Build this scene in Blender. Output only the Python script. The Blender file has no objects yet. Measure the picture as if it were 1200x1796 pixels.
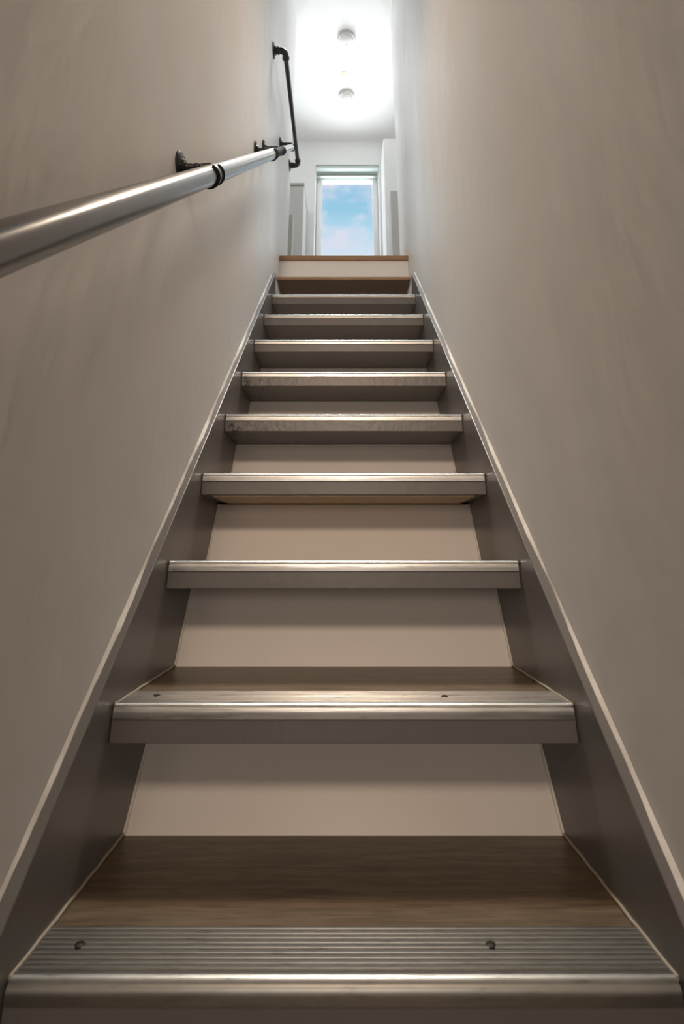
import bpy, bmesh, math, random
from mathutils import Vector, Matrix
random.seed(4)
S = bpy.context.scene
COL = S.collection

# ------------------------------------------------------------------ camera
H = 0.667                       # eye height above the lower hall floor
PITCH = math.atan(304.0/900.0)
cd = bpy.data.cameras.new('camera'); cam = bpy.data.objects.new('camera', cd); COL.objects.link(cam)
cam.location = (0, 0, H); cam.rotation_euler = (math.pi/2 + PITCH, 0, 0)
cd.sensor_fit = 'VERTICAL'; cd.sensor_height = 36.0; cd.lens = 36.0*900.0/1796.0
cd.shift_x = -3.0/1796.0; cd.shift_y = -227.0/1796.0
cd.clip_start = 0.02; cd.clip_end = 200
cd.dof.use_dof = True; cd.dof.focus_distance = 1.25; cd.dof.aperture_fstop = 6.3
S.camera = cam

# ------------------------------------------------------------------ world
def N(nt, kind, **kw):
    n = nt.nodes.new(kind)
    for k, v in kw.items(): setattr(n, k, v)
    return n
W = bpy.data.worlds.new('sky'); S.world = W; W.use_nodes = True
nt = W.node_tree; nt.nodes.clear(); L = nt.links.new
tc = N(nt, 'ShaderNodeTexCoord')
sep = N(nt, 'ShaderNodeSeparateXYZ'); L(tc.outputs['Generated'], sep.inputs[0])
rp = N(nt, 'ShaderNodeValToRGB'); L(sep.outputs['Z'], rp.inputs[0])
els = rp.color_ramp.elements
els[0].position = 0.0; els[0].color = (1.6, 1.7, 1.8, 1)
els[1].position = 1.0; els[1].color = (2.2, 2.4, 2.6, 1)
for p, c in ((0.50, (1.0, 1.1, 1.2, 1)), (0.535, (0.64, 0.73, 0.82, 1)), (0.57, (0.46, 0.66, 0.80, 1)), (0.605, (0.30, 0.56, 0.73, 1)), (0.66, (0.27, 0.50, 0.72, 1)), (0.72, (1.2, 1.4, 1.6, 1))):
    e = els.new(p); e.color = c
mp = N(nt, 'ShaderNodeMapping'); L(tc.outputs['Generated'], mp.inputs[0]); mp.inputs['Scale'].default_value = (1.0, 1.0, 2.0)
mp.inputs['Rotation'].default_value = (0, 0.45, 0)
nz = N(nt, 'ShaderNodeTexNoise'); L(mp.outputs[0], nz.inputs['Vector']); nz.inputs['Scale'].default_value = 11.0; nz.inputs['Detail'].default_value = 5.0
sc_ = N(nt, 'ShaderNodeMath', operation='MULTIPLY_ADD'); L(sep.outputs['Z'], sc_.inputs[0]); sc_.inputs[1].default_value = 1.5; sc_.inputs[2].default_value = -0.865
sx_ = N(nt, 'ShaderNodeMath', operation='MULTIPLY_ADD'); L(sep.outputs['X'], sx_.inputs[0]); sx_.inputs[1].default_value = -0.7; L(sc_.outputs[0], sx_.inputs[2])
sn_ = N(nt, 'ShaderNodeMath', operation='ADD'); L(sx_.outputs[0], sn_.inputs[0]); L(nz.outputs['Fac'], sn_.inputs[1])
cr = N(nt, 'ShaderNodeValToRGB'); L(sn_.outputs[0], cr.inputs[0])
cr.color_ramp.elements[0].position = 0.47; cr.color_ramp.elements[1].position = 0.62
mx = N(nt, 'ShaderNodeMix', data_type='RGBA'); L(cr.outputs[0], mx.inputs[0]); L(rp.outputs[0], mx.inputs[6])
mx.inputs[7].default_value = (0.66, 0.69, 0.80, 1)
bg = N(nt, 'ShaderNodeBackground'); L(mx.outputs[2], bg.inputs[0]); bg.inputs[1].default_value = 0.80
wo = N(nt, 'ShaderNodeOutputWorld'); L(bg.outputs[0], wo.inputs[0])

# ------------------------------------------------------------------ lights
def zc(z): return z + H
def area(name, loc, direction, sx, sy, power, color):
    l = bpy.data.lights.new(name, 'AREA'); l.shape = 'RECTANGLE'; l.size = sx; l.size_y = sy; l.energy = power; l.color = color
    o = bpy.data.objects.new(name, l); COL.objects.link(o); o.location = loc
    o.rotation_euler = Vector(direction).to_track_quat('-Z', 'Y').to_euler(); return o
def spot(name, loc, direction, power, color, r, half, blend):
    l = bpy.data.lights.new(name, 'SPOT'); l.energy = power; l.color = color; l.shadow_soft_size = r
    l.spot_size = math.radians(2*half); l.spot_blend = blend
    o = bpy.data.objects.new(name, l); COL.objects.link(o); o.location = loc
    o.rotation_euler = Vector(direction).to_track_quat('-Z', 'Y').to_euler(); return o
def point(name, loc, power, color, r=0.05):
    l = bpy.data.lights.new(name, 'POINT'); l.energy = power; l.color = color; l.shadow_soft_size = r
    o = bpy.data.objects.new(name, l); COL.objects.link(o); o.location = loc; return o
CEIL = zc(4.28); LAND = zc(1.74); YB = 4.45; YEND = 3.12; WX = 0.395
WARM = (1.0, 0.77, 0.59); DAY = (0.88, 0.945, 1.0)
# warm lamp on the lower hall ceiling behind the camera, aimed up the stairs
spot('hall_lamp_light', (0.0, -1.82, zc(1.78)), (0, math.cos(math.radians(10)), -math.sin(math.radians(10))), 118.0, WARM, 0.20, 42, 1.0)
# added soft fill behind the camera, lifts the shaded riser tops
area('hall_fill_light', (0, -3.1, zc(0.4)), (0, 1, -0.05), 0.7, 1.0, 17.0, (1.0, 0.84, 0.71))
# unseen spots added above the flight to brighten the walls
spot('stair_fill_spot', (0, 2.4, zc(4.25)), (0, -0.45, -2.9), 330.0, (0.88, 0.97, 1.0), 0.30, 20, 1.0)
for sx in (-1, 1): spot('stair_fill_spot', (sx*0.30, 2.0, zc(4.25)), (-sx*0.62, -0.75, -3.4), 380.0, (1.0, 0.79, 0.61), 0.30, 15, 1.0)
# bright horizon seen through the dormer window, below the strip of sky in the picture, and fill lights added outside the side rooms
area('horizon_daylight', (0.04, 7.0, zc(0.7)), (0, -1, 0.3), 3.0, 5.2, 350.0, DAY)
area('fill_left_room', (-1.45, 4.72, zc(3.2)), (0.1, -1, -0.1), 0.75, 1.2, 24.0, DAY)
area('fill_right_room', (1.45, 4.72, zc(3.2)), (-0.1, -1, -0.1), 0.75, 1.2, 24.0, DAY)
LAMPS = [(0.025, 3.28), (0.028, 3.876)]
for lx, ly in LAMPS: point('ceiling_fill_light', (lx, ly, CEIL - 0.38), 1.0, (1.0, 0.98, 0.95), 0.07)  # fill added below the lamps, clear of the domes, to brighten the ceiling

S.view_settings.view_transform = 'Standard'; S.view_settings.look = 'None'
S.view_settings.gamma = 1.0; S.view_settings.use_curve_mapping = False
S.view_settings.exposure = 0.42

# ------------------------------------------------------------------ materials
def mat(name, color, rough=0.5, metal=0.0, spec=0.5):
    m = bpy.data.materials.new(name); m.use_nodes = True
    b = m.node_tree.nodes['Principled BSDF']
    b.inputs['Base Color'].default_value = (*color, 1); b.inputs['Roughness'].default_value = rough
    b.inputs['Metallic'].default_value = metal; b.inputs['Specular IOR Level'].default_value = spec
    return m
def coords(nt, scale=(1, 1, 1), loc=(0, 0, 0)):
    t = nt.nodes.new('ShaderNodeTexCoord'); g = nt.nodes.new('ShaderNodeMapping')
    nt.links.new(t.outputs['Object'], g.inputs[0]); g.inputs['Scale'].default_value = scale; g.inputs['Location'].default_value = loc
    return g.outputs[0]
def noise(nt, vec, scale, detail=3, rough=0.5):
    n = nt.nodes.new('ShaderNodeTexNoise'); nt.links.new(vec, n.inputs['Vector'])
    n.inputs['Scale'].default_value = scale; n.inputs['Detail'].default_value = detail; n.inputs['Roughness'].default_value = rough
    return n.outputs['Fac']
def ramp(nt, fac, stops):
    r = nt.nodes.new('ShaderNodeValToRGB'); nt.links.new(fac, r.inputs[0]); e = r.color_ramp.elements
    e[0].position, e[0].color = stops[0][0], (*stops[0][1], 1); e[1].position, e[1].color = stops[-1][0], (*stops[-1][1], 1)
    for p, c in stops[1:-1]:
        k = e.new(p); k.color = (*c, 1)
    return r.outputs[0]
def bump(m, h, strength, dist):
    nt = m.node_tree; b = nt.nodes.new('ShaderNodeBump'); b.inputs['Strength'].default_value = strength; b.inputs['Distance'].default_value = dist
    nt.links.new(h, b.inputs['Height']); nt.links.new(b.outputs[0], nt.nodes['Principled BSDF'].inputs['Normal']); return b
def mixrgb(nt, fac, a, b):
    x = nt.nodes.new('ShaderNodeMix'); x.data_type = 'RGBA'
    nt.links.new(fac, x.inputs[0])
    for s, v in ((6, a), (7, b)):
        if isinstance(v, tuple): x.inputs[s].default_value = (*v, 1)
        else: nt.links.new(v, x.inputs[s])
    return x.outputs[2]
def base(m, sock): m.node_tree.links.new(sock, m.node_tree.nodes['Principled BSDF'].inputs['Base Color'])
def rough(m, sock): m.node_tree.links.new(sock, m.node_tree.nodes['Principled BSDF'].inputs['Roughness'])

M = {}
# trowelled, satin painted stairwell walls
m = M['wall'] = mat('wall_paint', (0.8, 0.78, 0.75), 0.55, 0, 0.32); n = m.node_tree
base(m, ramp(n, noise(n, coords(n), 1.3, 4), [(0.3, (0.815, 0.797, 0.773)), (0.7, (0.84, 0.825, 0.805))]))
v = coords(n, (1, 1.6, 0.55))
ad = n.nodes.new('ShaderNodeMath'); ad.operation = 'MULTIPLY_ADD'; ad.inputs[1].default_value = 0.012
n.links.new(noise(n, coords(n), 160, 2), ad.inputs[0]); n.links.new(noise(n, v, 4.5, 4, 0.55), ad.inputs[2])
bump(m, ad.outputs[0], 0.5, 0.013)
rough(m, ramp(n, noise(n, v, 3.0, 3), [(0.35, (0.46,)*3), (0.7, (0.64,)*3)]))
M['dark'] = mat('brown_hall_paint', (0.13, 0.105, 0.085), 0.6)
m = M['white'] = mat('white_paint', (0.86, 0.86, 0.85), 0.5); n = m.node_tree
bump(m, noise(n, coords(n), 120, 2), 0.1, 0.002)
M['pale'] = mat('pale_grey', (0.56, 0.555, 0.53), 0.5)  # greys for the low walls and trims beside the window
M['pale_dark'] = mat('stone_grey', (0.40, 0.395, 0.35), 0.5)
M['ceiling'] = mat('ceiling_paint', (0.90, 0.90, 0.885), 0.75)
m = M['panel'] = mat('riser_panel_paint', (0.74, 0.68, 0.63), 0.38); n = m.node_tree
base(m, ramp(n, noise(n, coords(n), 7, 5), [(0.25, (0.81, 0.76, 0.715)), (0.8, (0.84, 0.795, 0.75))]))
bump(m, noise(n, coords(n, (1, 1, 1)), 9, 3), 0.06, 0.01)
GREY = (0.17, 0.16, 0.153)
m = M['grey'] = mat('grey_gloss_paint', GREY, 0.33, 0, 0.5); n = m.node_tree
base(m, ramp(n, noise(n, coords(n), 5, 5), [(0.3, (0.16, 0.15, 0.143)), (0.75, (0.18, 0.17, 0.162))]))
bump(m, noise(n, coords(n, (3, 1, 1)), 30, 4), 0.12, 0.004)
m = M['grey_edge'] = mat('grey_scuffed_paint', GREY, 0.36, 0, 0.5); n = m.node_tree
v = coords(n, (1, 1, 1.6)); ch = ramp(n, noise(n, v, 55, 6, 0.65), [(0.66, (0, 0, 0)), (0.69, (1, 1, 1))])
ar = ramp(n, noise(n, coords(n), 5, 2), [(0.52, (0, 0, 0)), (0.62, (1, 1, 1))])
mu = n.nodes.new('ShaderNodeMath'); mu.operation = 'MULTIPLY'; n.links.new(ch, mu.inputs[0]); n.links.new(ar, mu.inputs[1])
base(m, mixrgb(n, mu.outputs[0], (0.165, 0.155, 0.147), (0.03, 0.025, 0.02)))
bump(m, noise(n, coords(n), 40, 5), 0.2, 0.004)
m = M['grey_chipped'] = mat('grey_chipped_paint', GREY, 0.36, 0, 0.5); n = m.node_tree
v = coords(n, (1, 1, 1.3)); ch = ramp(n, noise(n, v, 60, 6, 0.7), [(0.53, (0, 0, 0)), (0.57, (1, 1, 1))])
sx = n.nodes.new('ShaderNodeSeparateXYZ'); n.links.new(coords(n), sx.inputs[0])
mr = n.nodes.new('ShaderNodeMapRange'); n.links.new(sx.outputs[0], mr.inputs[0])
mr.inputs[1].default_value = -0.36; mr.inputs[2].default_value = -0.2; mr.inputs[3].default_value = 1; mr.inputs[4].default_value = 0
mu = n.nodes.new('ShaderNodeMath'); mu.operation = 'MULTIPLY'; n.links.new(ch, mu.inputs[0]); n.links.new(mr.outputs[0], mu.inputs[1])
base(m, mixrgb(n, mu.outputs[0], (0.165, 0.155, 0.147), (0.03, 0.025, 0.02)))
bump(m, noise(n, coords(n), 45, 5), 0.3, 0.005)
def wood(name, c1, c2, c3, rgh, knots=True, gscale=1.0):
    m = mat(name, c2, rgh, 0, 0.5); n = m.node_tree
    v = coords(n, (2.4*gscale, 26*gscale, 26*gscale))
    g1 = noise(n, v, 3.2, 8, 0.62)
    col = ramp(n, g1, [(0.3, c1), (0.5, c2), (0.72, c3)])
    v2 = coords(n, (6*gscale, 75*gscale, 75*gscale)); g2 = noise(n, v2, 4, 4, 0.6)
    dark = ramp(n, g2, [(0.34, (0.62,)*3), (0.55, (1, 1, 1))])
    x = n.nodes.new('ShaderNodeMix'); x.data_type = 'RGBA'; x.blend_type = 'MULTIPLY'; x.inputs[0].default_value = 0.75
    n.links.new(col, x.inputs[6]); n.links.new(dark, x.inputs[7]); out = x.outputs[2]
    if knots:
        k = n.nodes.new('ShaderNodeTexVoronoi'); n.links.new(coords(n, (5.0, 14, 14), (0.3, 0.7, 0.1)), k.inputs['Vector']); k.inputs['Scale'].default_value = 1.0
        kf = ramp(n, k.outputs['Distance'], [(0.03, (1, 1, 1)), (0.16, (0, 0, 0))])
        out = mixrgb(n, kf, out, tuple(0.35*a for a in c1))
    base(m, out); bump(m, g2, 0.12, 0.002); return m
M['laminate'] = wood('oak_laminate', (0.105, 0.074, 0.046), (0.155, 0.114, 0.073), (0.205, 0.157, 0.106), 0.34)
M['raw'] = wood('bare_pine', (0.50, 0.36, 0.22), (0.62, 0.46, 0.29), (0.70, 0.54, 0.36), 0.6, False)
M['oak'] = wood('landing_oak', (0.30, 0.17, 0.085), (0.36, 0.21, 0.105), (0.42, 0.25, 0.13), 0.45, False)
M['brownboard'] = wood('brown_board', (0.20, 0.12, 0.075), (0.24, 0.145, 0.09), (0.28, 0.17, 0.105), 0.55, False)
m = M['alu'] = mat('aluminium', (0.66, 0.65, 0.62), 0.34, 1.0); n = m.node_tree
rough(m, ramp(n, noise(n, coords(n, (2, 60, 60)), 5, 4), [(0.3, (0.27,)*3), (0.7, (0.44,)*3)]))
base(m, ramp(n, noise(n, coords(n, (6, 40, 40)), 4, 6, 0.7), [(0.27, (0.30, 0.29, 0.27)), (0.42, (0.52, 0.515, 0.50)), (0.7, (0.58, 0.575, 0.56))]))
m = M['alu_shaded'] = mat('shaded_aluminium', (0.36, 0.355, 0.33), 0.40, 1.0); n = m.node_tree  # darker copy for the lowest strip, dimming at the frame's edge painted in
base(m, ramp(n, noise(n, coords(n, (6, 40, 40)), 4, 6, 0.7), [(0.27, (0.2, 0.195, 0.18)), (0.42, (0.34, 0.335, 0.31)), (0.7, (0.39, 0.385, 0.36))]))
M['steel'] = mat('galvanised_tube', (0.22, 0.217, 0.21), 0.26, 1.0)
m = M['black'] = mat('black_iron', (0.012, 0.013, 0.014), 0.45, 0, 0.3); n = m.node_tree; bump(m, noise(n, coords(n), 220, 3), 0.25, 0.001)
M['matte_black'] = mat('matte_black_iron', (0.008, 0.008, 0.009), 0.75, 0, 0.08)
m = M['pipe'] = mat('black_pipe', (0.02, 0.02, 0.022), 0.38, 0, 0.5)
M['screw'] = mat('rusty_screw', (0.035, 0.028, 0.022), 0.5, 0.6)
m = M['caulk'] = mat('white_caulk', (0.80, 0.77, 0.71), 0.5); n = m.node_tree
base(m, ramp(n, noise(n, coords(n), 25, 4), [(0.3, (0.66, 0.62, 0.55)), (0.6, (0.82, 0.79, 0.73))]))
M['oldcaulk'] = mat('yellowed_caulk', (0.42, 0.37, 0.29), 0.6)
M['plastic'] = mat('window_plastic', (0.88, 0.88, 0.88), 0.25)
M['blind'] = mat('blind_fabric', (0.42, 0.46, 0.42), 0.7)
M['blindbar'] = mat('blind_bar', (0.24, 0.26, 0.22), 0.5)
M['blindbox'] = mat('blind_cassette', (0.66, 0.76, 0.71), 0.4)
M['floor'] = wood('hall_floor', (0.14, 0.09, 0.05), (0.19, 0.13, 0.08), (0.24, 0.17, 0.10), 0.4)
M['landfloor'] = wood('landing_floor', (0.36, 0.25, 0.15), (0.44, 0.32, 0.2), (0.5, 0.37, 0.24), 0.4)
m = M['glass'] = bpy.data.materials.new('window_glass'); m.use_nodes = True; n = m.node_tree; n.nodes.clear()
t = n.nodes.new('ShaderNodeBsdfTransparent'); g = n.nodes.new('ShaderNodeBsdfGlossy'); g.inputs['Roughness'].default_value = 0.02
x = n.nodes.new('ShaderNodeMixShader'); fr = n.nodes.new('ShaderNodeFresnel'); fr.inputs[0].default_value = 1.03
o = n.nodes.new('ShaderNodeOutputMaterial')
n.links.new(fr.outputs[0], x.inputs[0]); n.links.new(t.outputs[0], x.inputs[1]); n.links.new(g.outputs[0], x.inputs[2]); n.links.new(x.outputs[0], o.inputs[0])
def emit(name, color, strength):
    m = bpy.data.materials.new(name); m.use_nodes = True; b = m.node_tree.nodes['Principled BSDF']
    b.inputs['Base Color'].default_value = (*color, 1); b.inputs['Emission Color'].default_value = (*color, 1); b.inputs['Emission Strength'].default_value = strength; return m
M['bulb'] = emit('warm_bulb', (1.0, 0.80, 0.40), 0.9)
M['opal'] = emit('opal_glass', (0.95, 0.95, 0.93), 0.0)
M['lampmetal'] = mat('satin_lamp_rim', (0.62, 0.62, 0.60), 0.4, 0.3)

# ------------------------------------------------------------------ mesh helpers
class MB:
    def __init__(s): s.bm = bmesh.new()
    def quadstrip_box(s, p): pass
    def box(s, x0, x1, y0, y1, z0, z1, bev=0.0):
        v = [s.bm.verts.new(c) for c in ((x0,y0,z0),(x1,y0,z0),(x1,y1,z0),(x0,y1,z0),(x0,y0,z1),(x1,y0,z1),(x1,y1,z1),(x0,y1,z1))]
        fs = [s.bm.faces.new([v[i] for i in f]) for f in ((0,3,2,1),(4,5,6,7),(0,1,5,4),(1,2,6,5),(2,3,7,6),(3,0,4,7))]
        if bev:
            es = list({e for f in fs for e in f.edges})
            bmesh.ops.bevel(s.bm, geom=es, offset=bev, segments=2, affect='EDGES', profile=0.5)
        return s
    def prism_x(s, prof, x0, x1, bev=0.0):
        a = [s.bm.verts.new((x0, y, z)) for y, z in prof]; b = [s.bm.verts.new((x1, y, z)) for y, z in prof]; k = len(prof)
        fs = [s.bm.faces.new(a), s.bm.faces.new(b[::-1])]
        for i in range(k): fs.append(s.bm.faces.new((a[i], b[i], b[(i+1) % k], a[(i+1) % k])))
        bmesh.ops.recalc_face_normals(s.bm, faces=fs)
        if bev:
            es = [e for e in {e for f in fs for e in f.edges} if e.calc_face_angle(0) > 0.5]
            bmesh.ops.bevel(s.bm, geom=es, offset=bev, segments=2, affect='EDGES', profile=0.5)
        return s
    def tube(s, pts, rad, seg=28, caps=True):
        pts = [Vector(p) for p in pts]; rads = rad if isinstance(rad, (list, tuple)) else [rad]*len(pts)
        rings = []; up = None
        for i, p in enumerate(pts):
            d = (pts[min(i+1, len(pts)-1)] - pts[max(i-1, 0)]).normalized()
            if up is None: up = d.orthogonal().normalized()
            up = (up - d*up.dot(d)).normalized(); w = d.cross(up)
            rings.append([s.bm.verts.new(p + (up*math.cos(2*math.pi*k/seg) + w*math.sin(2*math.pi*k/seg))*rads[i]) for k in range(seg)])
        for a, b in zip(rings, rings[1:]):
            for k in range(seg): s.bm.faces.new((a[k], a[(k+1) % seg], b[(k+1) % seg], b[k]))
        if caps: s.bm.faces.new(rings[0][::-1]); s.bm.faces.new(rings[-1])
        return s
    def lathe(s, prof, origin, axis, seg=40):          # prof: (radius, height along axis)
        axis = Vector(axis).normalized(); u = axis.orthogonal().normalized(); w = axis.cross(u); o = Vector(origin); rings = []
        for r, h in prof:
            if r < 1e-6: rings.append([s.bm.verts.new(o + axis*h)])
            else: rings.append([s.bm.verts.new(o + axis*h + (u*math.cos(2*math.pi*k/seg) + w*math.sin(2*math.pi*k/seg))*r) for k in range(seg)])
        for a, b in zip(rings, rings[1:]):
            for k in range(seg):
                k2 = (k+1) % seg
                if len(a) == 1: s.bm.faces.new((a[0], b[k2], b[k]))
                elif len(b) == 1: s.bm.faces.new((a[k], a[k2], b[0]))
                else: s.bm.faces.new((a[k], a[k2], b[k2], b[k]))
        return s
    def arc_band(s, center, axis, start, sweep, r_in, r_out, width, seg=40):   # an open ring around an axis
        axis = Vector(axis).normalized(); u = Vector((1, 0, 0)); u = (u - axis*u.dot(axis)).normalized(); w = axis.cross(u); c = Vector(center); rows = []
        for k in range(seg+1):
            a = start + sweep*k/seg; d = u*math.cos(a) + w*math.sin(a)
            rows.append([s.bm.verts.new(c + d*r + axis*h) for r, h in ((r_in, -width/2), (r_out, -width/2), (r_out, width/2), (r_in, width/2))])
        for a, b in zip(rows, rows[1:]):
            for k in range(4): s.bm.faces.new((a[k], a[(k+1) % 4], b[(k+1) % 4], b[k]))
        s.bm.faces.new(rows[0][::-1]); s.bm.faces.new(rows[-1]); return s
    def obj(s, name, material, parent=None, smooth=False, label=None):
        bmesh.ops.recalc_face_normals(s.bm, faces=s.bm.faces)
        me = bpy.data.meshes.new(name); s.bm.to_mesh(me); s.bm.free()
        if parent is not None:
            p = parent; off = Vector((0, 0, 0))
            while p is not None: off += p.location; p = p.parent
            me.transform(Matrix.Translation(-off))
        me.materials.append(M[material])
        if smooth:
            for f in me.polygons: f.use_smooth = True
            me.set_sharp_from_angle(angle=math.radians(38))
        o = bpy.data.objects.new(name, me); COL.objects.link(o); o.parent = parent
        if label: o['label'] = label
        return o
def box(*a, **k): return MB().box(*a, **k)
def thing(name, label, cat, loc, group=None):
    o = bpy.data.objects.new(name, None); COL.objects.link(o); o.location = loc; o['label'] = label; o['category'] = cat
    if group: o['group'] = group
    return o
def struct(o): o['kind'] = 'structure'; return o

# ------------------------------------------------------------------ room shell
XO = 2.2
struct(box(-1.6, 1.6, -3.2, 3.0, -0.12, 0).obj('floor', 'floor'))
struct(box(-WX-0.12, -WX, 0.27, YEND, 0, CEIL).obj('wall_left', 'wall'))
struct(box(WX, WX+0.12, 0.27, YEND, 0, CEIL).obj('wall_right', 'wall'))
# lower hall behind the foot of the stairs
struct(box(-1.6, 1.6, -3.3, -3.2, 0, zc(1.95)).obj('wall_front', 'dark'))
struct(box(-1.7, -1.6, -3.3, 0.39, 0, zc(1.95)).obj('wall_hall_left', 'dark'))
struct(box(1.6, 1.7, -3.3, 0.39, 0, zc(1.95)).obj('wall_hall_right', 'dark'))
struct(box(-1.7, -WX-0.12, 0.27, 0.39, 0, zc(1.95)).obj('wall_hall_return_left', 'dark'))
struct(box(WX+0.12, 1.7, 0.27, 0.39, 0, zc(1.95)).obj('wall_hall_return_right', 'dark'))
mb = box(-1.7, 1.7, -3.3, 0.27, zc(1.95), zc(2.15)); struct(mb.obj('ceiling_hall', 'dark'))
struct(box(-WX-0.12, WX+0.12, 0.17, 0.27, zc(2.15), CEIL).obj('wall_over_stairs', 'dark'))
# upper floor
struct(box(-XO, XO, 0.25, YB+0.3, CEIL, CEIL+0.12).obj('ceiling', 'ceiling'))
mb = box(-XO, XO, YEND, YB, LAND-0.2, LAND); mb.box(-WX, WX, 2.765, YEND, LAND-0.2, LAND)
mb.box(-XO, -WX-0.12, 1.6, YEND, LAND-0.2, LAND); mb.box(WX+0.12, XO, 1.6, YEND, LAND-0.2, LAND)
struct(mb.obj('floor_landing', 'landfloor'))
struct(box(-WX, WX, 2.765, 2.80, 0, LAND-0.2).obj('wall_landing_face', 'white'))
for s_, nm in ((-1, 'left'), (1, 'right')):
    a, b = sorted((s_*XO, s_*(XO+0.1))); struct(box(a, b, 1.6, YB+0.3, LAND-0.2, CEIL).obj('wall_room_'+nm, 'white'))
    a, b = sorted((s_*(WX+0.12), s_*(XO+0.1))); struct(box(a, b, 1.5, 1.6, LAND-0.2, CEIL).obj('wall_room_rear_'+nm, 'white'))
# facade with the dormer window opening and two added side openings
WL, WR, WT, WBOT = -0.300, 0.372, zc(3.962), LAND+0.45
mb = MB()
xs = [-XO, -1.85, -1.05, WL, WR, 1.05, 1.85, XO]
for i in range(7):
    if i in (1, 5): mb.box(xs[i], xs[i+1], YB, YB+0.3, LAND-0.2, LAND+0.8); mb.box(xs[i], xs[i+1], YB, YB+0.3, LAND+2.1, CEIL)
    elif i == 3: mb.box(xs[i], xs[i+1], YB, YB+0.3, LAND-0.2, WBOT); mb.box(xs[i], xs[i+1], YB, YB+0.3, WT, CEIL)
    else: mb.box(xs[i], xs[i+1], YB, YB+0.3, LAND-0.2, CEIL)
struct(mb.obj('wall_back', 'white'))
# cheeks of the dormer and low walls beside the window
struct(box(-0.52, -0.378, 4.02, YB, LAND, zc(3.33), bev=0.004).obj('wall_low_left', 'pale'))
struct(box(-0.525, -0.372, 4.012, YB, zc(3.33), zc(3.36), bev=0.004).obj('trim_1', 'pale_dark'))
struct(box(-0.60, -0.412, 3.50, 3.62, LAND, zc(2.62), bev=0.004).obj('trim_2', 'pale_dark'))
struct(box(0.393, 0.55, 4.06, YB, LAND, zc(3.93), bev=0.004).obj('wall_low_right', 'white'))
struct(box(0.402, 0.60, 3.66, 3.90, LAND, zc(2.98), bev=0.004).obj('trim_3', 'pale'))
# white board, oak nosing and skirting of the landing
struct(box(-WX+0.0005, WX-0.0005, 2.745, 2.765, zc(1.47), zc(1.714)).obj('trim_4', 'white'))
struct(box(-WX+0.0005, WX-0.0005, 2.728, 2.80, zc(1.714), LAND+0.004, bev=0.003).obj('trim_5', 'oak'))
struct(box(WX-0.018, WX, 2.80, YEND+0.004, LAND, LAND+0.10, bev=0.003).obj('baseboard_right', 'white'))

def window(idx, x0, x1, y, z0, z1, glx0, glx1, glz0, glz1):
    r = struct(MB().box(x0, glx0-0.055, y-0.03, y+0.03, z0, z1).box(glx1+0.055, x1, y-0.03, y+0.03, z0, z1).box(glx0-0.055, glx1+0.055, y-0.03, y+0.03, glz1+0.05, z1).box(glx0-0.055, glx1+0.055, y-0.03, y+0.03, z0, glz0-0.05).obj('window_%d' % idx, 'plastic'))
    MB().box(glx0-0.055, glx0, y-0.045, y+0.02, glz0-0.05, glz1+0.05).box(glx1, glx1+0.055, y-0.045, y+0.02, glz0-0.05, glz1+0.05).box(glx0, glx1, y-0.045, y+0.02, glz1, glz1+0.05).box(glx0, glx1, y-0.045, y+0.02, glz0-0.05, glz0).obj('sash', 'plastic', r)
    box(glx0, glx1, y-0.006, y+0.006, glz0, glz1).obj('glass', 'glass', r)
    return r
window(1, WL, WR, 4.68, WBOT, WT, -0.236, 0.314, WBOT+0.12, zc(3.915))
window(2, -1.85, -1.05, 4.62, LAND+0.8, LAND+2.1, -1.74, -1.16, LAND+0.9, LAND+2.0)  # unseen side-room windows, added to let in the fill lights
window(3, 1.05, 1.85, 4.62, LAND+0.8, LAND+2.1, 1.16, 1.74, LAND+0.9, LAND+2.0)

# ------------------------------------------------------------------ staircase
G, R, Y1, Z1 = 0.20533, 0.21775, 0.7521, 0.667-0.4495
SW = 0.375
def ty(k): return Y1 + G*(k-1)
def tz(k): return Z1 + R*(k-1)
st = thing('staircase', 'steep straight grey painted wooden staircase with aluminium edged treads between two white walls', 'staircase', (0, Y1, 0))
SL = R/G
OFF = 0.086
def ztop(y): return tz(1) + SL*(y - Y1) + OFF
for s_ in (-1, 1):
    y0 = Y1 - (ztop(Y1) - 0.0)/SL; ye = 2.49
    prof = [(y0, 0.0), (ye, ztop(ye)), (ye+0.018, ztop(ye)-0.02), (ye+0.018, ztop(ye)-0.62), (y0+0.62, 0.0)]
    x0, x1 = sorted((s_*SW, s_*(WX-0.0004)))
    sg = MB().prism_x(prof, x0, x1, bev=0.0022).obj('stringer', 'grey', st)
    # irregular bead of caulk between stringer and wall
    mb = MB(); k = 150; rows = []
    for i in range(k+1):
        y = y0 + (ye-y0)*i/k; wv = 0.0055 + 0.003*math.sin(i*0.31 + s_) * math.sin(i*0.11) + random.uniform(-0.0006, 0.0006); zt = ztop(y)
        th = 0.006 + random.uniform(-0.0006, 0.0006)
        nx, nz_ = -SL/math.hypot(1, SL), 1/math.hypot(1, SL)
        xw = s_*(WX - 0.0006); xi = s_*(WX-wv)
        rows.append([mb.bm.verts.new((xw, y - nx*0.002, zt - nz_*0.002)), mb.bm.verts.new((xi, y - nx*0.002, zt - nz_*0.002)), mb.bm.verts.new((xi, y + nx*0.0012, zt + nz_*0.0012)), mb.bm.verts.new((xw, y + nx*th, zt + nz_*th))])
    for a, b in zip(rows, rows[1:]):
        for q in range(4): mb.bm.faces.new((a[q], a[(q+1) % 4], b[(q+1) % 4], b[q]))
    mb.bm.faces.new(rows[0]); mb.bm.faces.new(rows[-1][::-1])
    mb.obj('caulk_bead', 'caulk', sg, label='white caulk bead')
D, TH = 0.335, 0.052
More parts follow.
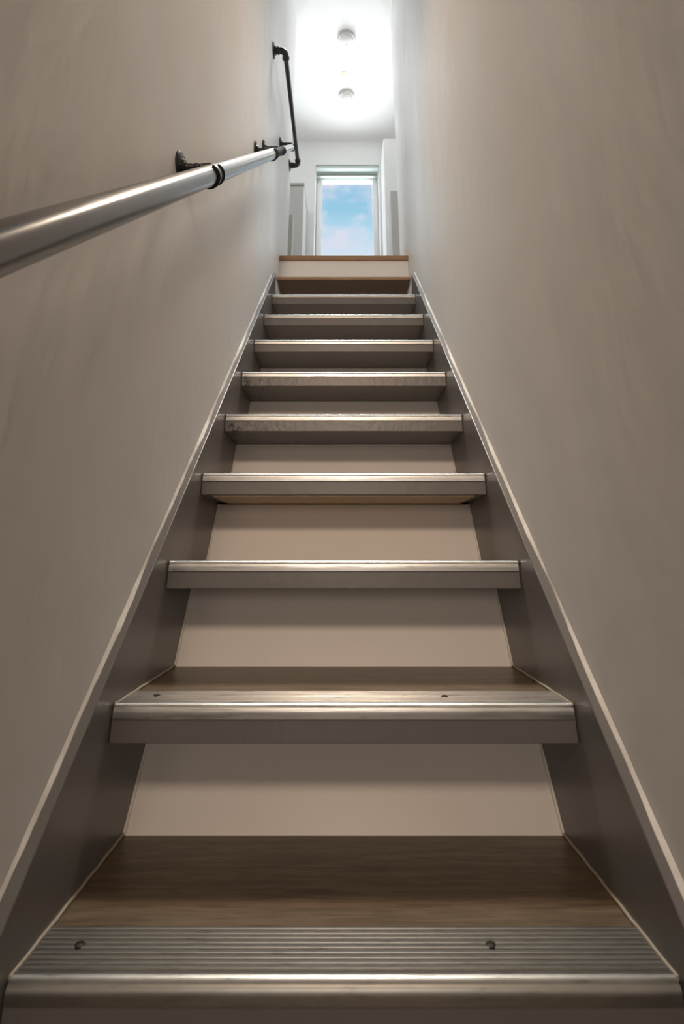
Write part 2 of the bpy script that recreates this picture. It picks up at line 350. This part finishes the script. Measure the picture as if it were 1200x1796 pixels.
def nosing_profile(y, z):
    p = []; yb = y + 0.090; top = z + 0.0035
    p.append((yb, z + 0.0002)); p.append((yb - 0.002, top - 0.0006)); nr = 9; span = 0.074
    for i in range(nr):                                   # anti-slip ribs
        a = yb - 0.003 - span*i/nr; w = span/nr
        p += [(a, top), (a - w*0.42, top), (a - w*0.52, top - 0.0022), (a - w*0.92, top - 0.0022)]
    yf = yb - 0.003 - span; r = 0.0125
    p.append((yf, top))
    cy, cz_ = y + r - 0.005, top - r + 0.0016
    for i in range(9):
        t = math.pi/2 + math.pi/2*i/8*1.06; p.append((cy + r*math.cos(t), cz_ + r*math.sin(t)))
    p += [(y - 0.0046, z - 0.0165), (y - 0.0025, z - 0.0172), (y - 0.0002, z - 0.0165), (y - 0.0002, z + 0.0002)]
    return p
SCREWS = {1: ((-0.320, 0.055), (0.1786, 0.055)), 2: ((-0.3235, 0.056), (0.1735, 0.050))}
for k in range(1, 10):
    y, z = ty(k), tz(k); body = z - 0.004
    edge = 'grey_chipped' if k in (5, 6) else ('grey_edge' if k in (3, 4, 7) else 'grey')
    t = MB().box(-SW+0.0004, SW-0.0004, y, y+D, z-TH, body, bev=0.0022).obj('tread', edge, st)
    box(-SW+0.001, SW-0.001, y+0.088, y+D-0.002, body, z, bev=0.0006).obj('tread_covering', 'laminate', t, label='grey brown oak laminate covering')
    MB().prism_x(nosing_profile(y, z), -SW+0.0035, SW-0.0035).obj('nosing_strip', 'alu_shaded' if k == 1 else 'alu', t, smooth=True, label='ribbed aluminium nosing strip')
    if k == 4:
        box(-SW+0.03, SW-0.03, y+0.012, y+D-0.1, z-TH-0.004, z-TH).obj('underside', 'raw', t, label='bare wood underside')
    for s_ in (-1, 1):
        MB().tube([(s_*(SW-0.0012), y+0.004+0.33*i/20, z+0.0022+0.0006*math.sin(i*1.7+k)) for i in range(21)], 0.0024, 8).obj('caulk_line', 'oldcaulk', t, label='yellowed caulk along tread end')
    for q in range(-1, 2, 2):
        i = 0 if q < 0 else 1
        sx_, sy_ = SCREWS.get(k, ((-0.32+random.uniform(-.03, .03), 0.055), (0.178+random.uniform(-.03, .03), 0.055)))[i]
        MB().lathe([(0.0, 0.0012), (0.0028, 0.0016), (0.0055, 0.0006), (0.0062, -0.0014)], (sx_, y+sy_, z+0.0035), (0, 0, 1), 18).obj('screw', 'screw', t, smooth=True)
# slanted white boards between the treads
for k in range(0, 9):
    if k == 0: ya, za, yb_, zb = Y1+0.10, 0.0, Y1+0.18, tz(1)-TH
    else:
        ya, za = ty(k)+0.318, tz(k)+0.0; yb_ = ty(k)+(0.425 if k == 1 else 0.405); zb = tz(k+1)-TH-(0.006 if k == 3 else 0.0)
    w = 0.012
    rpn = MB().prism_x([(ya, za), (yb_, zb), (yb_+w, zb), (ya+w, za)], -SW+0.0006, SW-0.0006).obj('riser_panel', 'panel', st)
    if k:
        for s_ in (-1, 1):
            pts = []
            for i in range(17):
                f = i/16; pts.append((s_*(SW-0.0015), ya + (yb_-ya)*f - 0.0005, za + (zb-za)*f))
            MB().tube(pts, [0.003 + 0.0012*random.random() for _ in pts], 8).obj('caulk_bead', 'caulk', rpn, label='white caulk along riser panel')
        if k in (4, 5): MB().tube([(-SW+0.003 + (2*SW-0.006)*i/30, yb_ - 0.001, zb - 0.0015 - 0.001*random.random()) for i in range(31)], [0.0025 + 0.0012*random.random() for _ in range(31)], 8).obj('caulk_bead', 'caulk', rpn, label='white caulk along riser panel')
# plain brown top board under the landing
tb = box(-SW+0.0004, SW-0.0004, 2.52, 2.744, zc(1.456), zc(1.469), bev=0.001).obj('tread', 'brownboard', st, label='plain brown board below the landing')
box(-SW+0.0004, SW-0.0004, 2.516, 2.5195, zc(1.455), zc(1.4705)).obj('edge_strip', 'oak', tb, label='light oak edge strip')
for s_ in (-1, 1): MB().tube([(s_*(SW-0.001), 2.525+0.2*i/12, zc(1.455)) for i in range(13)], [0.003+0.0015*random.random() for _ in range(13)], 8).obj('caulk_line', 'caulk', tb, label='white caulk at board end')

# ------------------------------------------------------------------ handrail
XT = -0.32
def ht(y): return zc(0.273 + 0.998*(y - 0.4139))
AX = Vector((0, 1, 0.998)).normalized()
hr = thing('handrail', 'long steel tube handrail on black iron brackets climbing the left wall', 'handrail', (-WX, 1.007, ht(1.007)))
MB().tube([(XT, -0.05, ht(-0.05)), (XT, 1.875, ht(1.875))], 0.0238, 48).obj('tube', 'steel', hr, smooth=True)
MB().tube([(XT, 1.872, ht(1.872)), (XT, 1.90, ht(1.90)), (XT, 1.905, ht(1.905)), (XT, 2.10, ht(2.10)), (XT, 2.105, ht(2.105)), (XT, 2.13, ht(2.13))], [0.0236, 0.0236, 0.0205, 0.0205, 0.0235, 0.0235], 36).obj('coupling', 'matte_black', hr, smooth=True, label='black coupling sleeve')
MB().tube([(XT, 2.12, ht(2.12)), (XT, 2.60, ht(2.60))], 0.019, 36).obj('tube', 'steel', hr, smooth=True, label='thinner upper length of steel tube')
for y, rt, rings in ((1.007, 0.0238, True), (1.84, 0.0238, True), (2.02, 0.0205, False), (2.54, 0.019, True)):
    z = ht(y) + 0.024
    br = MB().tube([(-WX+0.006, y, z), (-WX+0.018, y, z), (-WX+0.022, y, z), (-WX+0.030, y, z), (-WX+0.034, y, z), (XT-0.012, y, z+0.003), (XT, y, ht(y)+rt*1.25)], [0.012, 0.0095, 0.0085, 0.0085, 0.0072, 0.0072, 0.006], 20).obj('bracket', 'black', hr, smooth=True, label='black iron wall bracket')
    MB().lathe([(0.0, 0.0), (0.037, 0.0), (0.037, 0.0035), (0.034, 0.0065), (0.020, 0.0085), (0.017, 0.014), (0.0, 0.015)], (-WX, y, z), (1, 0, 0), 40).obj('wall_flange', 'black', br, smooth=True)
    for a in (90, 210, 330):
        a = math.radians(a)
        MB().lathe([(0.0, 0.0022), (0.003, 0.0018), (0.0048, 0.0)], (-WX+0.0062, y+0.027*math.cos(a), z+0.027*math.sin(a)), (1, 0, 0), 14).obj('screw', 'steel', br, smooth=True)
    MB().lathe([(0.0, -0.006), (0.008, -0.006), (0.0095, -0.002), (0.0095, 0.002), (0.008, 0.006), (0.0, 0.006)], (-WX+0.040, y, z), (1, 0, 0), 20).obj('collar', 'black', br, smooth=True)
    if rings:
        c = Vector((XT, y, ht(y)))
        MB().arc_band(c - AX*0.022, AX, math.radians(-60), math.radians(300), rt+0.0003, rt+0.0058, 0.0075).obj('clamp_ring', 'black', br, smooth=True)
        MB().arc_band(c + AX*0.036, AX, math.radians(-60), math.radians(300), rt+0.0003, rt+0.0042, 0.0035).obj('clamp_ring', 'black', br, smooth=True)

# ------------------------------------------------------------------ horizontal grab pipe
XP, ZP, YA, YZ = -0.330, zc(2.69), 2.135, 3.03
gp = thing('grab_pipe', 'black threaded pipe grab bar with elbows and round flanges at top of left wall', 'grab bar', (-WX, YA, ZP))
rc = 0.026
MB().tube([(XP, YA+0.045, ZP), (XP, YZ-0.045, ZP)], 0.0135, 28).obj('pipe', 'pipe', gp, smooth=True)
for ye, d in ((YA, 1), (YZ, -1)):
    pts = [(-WX+0.012, ye, ZP), (XP-rc, ye, ZP)]
    for i in range(1, 9):
        a = math.pi/2*i/8; pts.append((XP-rc+rc*math.sin(a), ye + d*(rc-rc*math.cos(a)), ZP))
    pts.append((XP, ye+d*0.040, ZP))
    e = MB().tube(pts, 0.0175, 28).obj('elbow', 'pipe', gp, smooth=True)
    MB().tube([(XP, ye+d*0.038, ZP), (XP, ye+d*0.041, ZP), (XP, ye+d*0.052, ZP), (XP, ye+d*0.055, ZP)], [0.018, 0.0205, 0.0205, 0.018], 28).obj('collar', 'pipe', e, smooth=True)
    MB().tube([(-WX+0.020, ye, ZP), (-WX+0.023, ye, ZP), (-WX+0.032, ye, ZP), (-WX+0.035, ye, ZP)], [0.018, 0.0205, 0.0205, 0.018], 28).obj('collar', 'pipe', e, smooth=True)
    MB().lathe([(0.0, 0.0), (0.042, 0.0), (0.042, 0.004), (0.039, 0.006), (0.024, 0.008), (0.022, 0.016), (0.0, 0.017)], (-WX, ye, ZP), (1, 0, 0), 40).obj('wall_flange', 'pipe', gp, smooth=True)

# ------------------------------------------------------------------ ceiling lamps, blind
for (lx, ly), lb in zip(LAMPS, ('round flush ceiling lamp farther from the window above the landing', 'round flush ceiling lamp closer to the window above the landing')):
    t = thing('ceiling_lamp', lb, 'lamp', (lx, ly, CEIL), 'round lamps on the landing ceiling')
    MB().lathe([(0.0, 0.0), (0.077, 0.0), (0.077, 0.030), (0.072, 0.034), (0.064, 0.034), (0.064, 0.018), (0.0, 0.018)], (lx, ly, CEIL), (0, 0, -1), 48).obj('base', 'lampmetal', t, smooth=True)
    MB().lathe([(0.062, 0.019), (0.063, 0.034), (0.058, 0.052), (0.045, 0.068), (0.026, 0.078), (0.008, 0.081), (0.0, 0.081)], (lx, ly, CEIL), (0, 0, -1), 48).obj('lamp_shade', 'opal', t, smooth=True, label='white opal glass dome')
    MB().lathe([(0.007, 0.080), (0.008, 0.085), (0.005, 0.091), (0.0, 0.093)], (lx, ly, CEIL), (0, 0, -1), 18).obj('finial', 'lampmetal', t, smooth=True)
t = thing('ceiling_spotlight', 'small lit warm yellow spotlight between the two round ceiling lamps', 'spotlight', (0.006, 3.64, CEIL))
MB().lathe([(0.0, 0.0), (0.038, 0.0), (0.038, 0.004), (0.030, 0.007), (0.027, 0.004), (0.0, 0.004)], (0.006, 3.64, CEIL), (0, 0, -1), 36).obj('rim', 'white', t, smooth=True)
MB().lathe([(0.026, 0.0042), (0.022, 0.014), (0.012, 0.022), (0.0, 0.025)], (0.006, 3.64, CEIL), (0, 0, -1), 36).obj('bulb', 'bulb', t, smooth=True)

bl = thing('roller_blind', 'rolled up grey green roller blind across the top of the window', 'blind', (0.035, 4.57, zc(3.97)))
MB().prism_x([(4.462, zc(3.922)), (4.466, zc(3.959)), (4.60, zc(3.959)), (4.60, zc(3.915)), (4.49, zc(3.915))], -0.298, 0.370, bev=0.003).obj('cassette', 'blindbox', bl)
MB().tube([(-0.285, 4.545, zc(3.925)), (0.357, 4.545, zc(3.925))], 0.020, 32).obj('roll', 'blind', bl, smooth=True)
box(-0.285, 0.357, 4.526, 4.530, zc(3.895), zc(3.925)).obj('fabric', 'blind', bl)
box(-0.285, 0.357, 4.520, 4.536, zc(3.878), zc(3.896), bev=0.003).obj('bottom_bar', 'blindbar', bl)
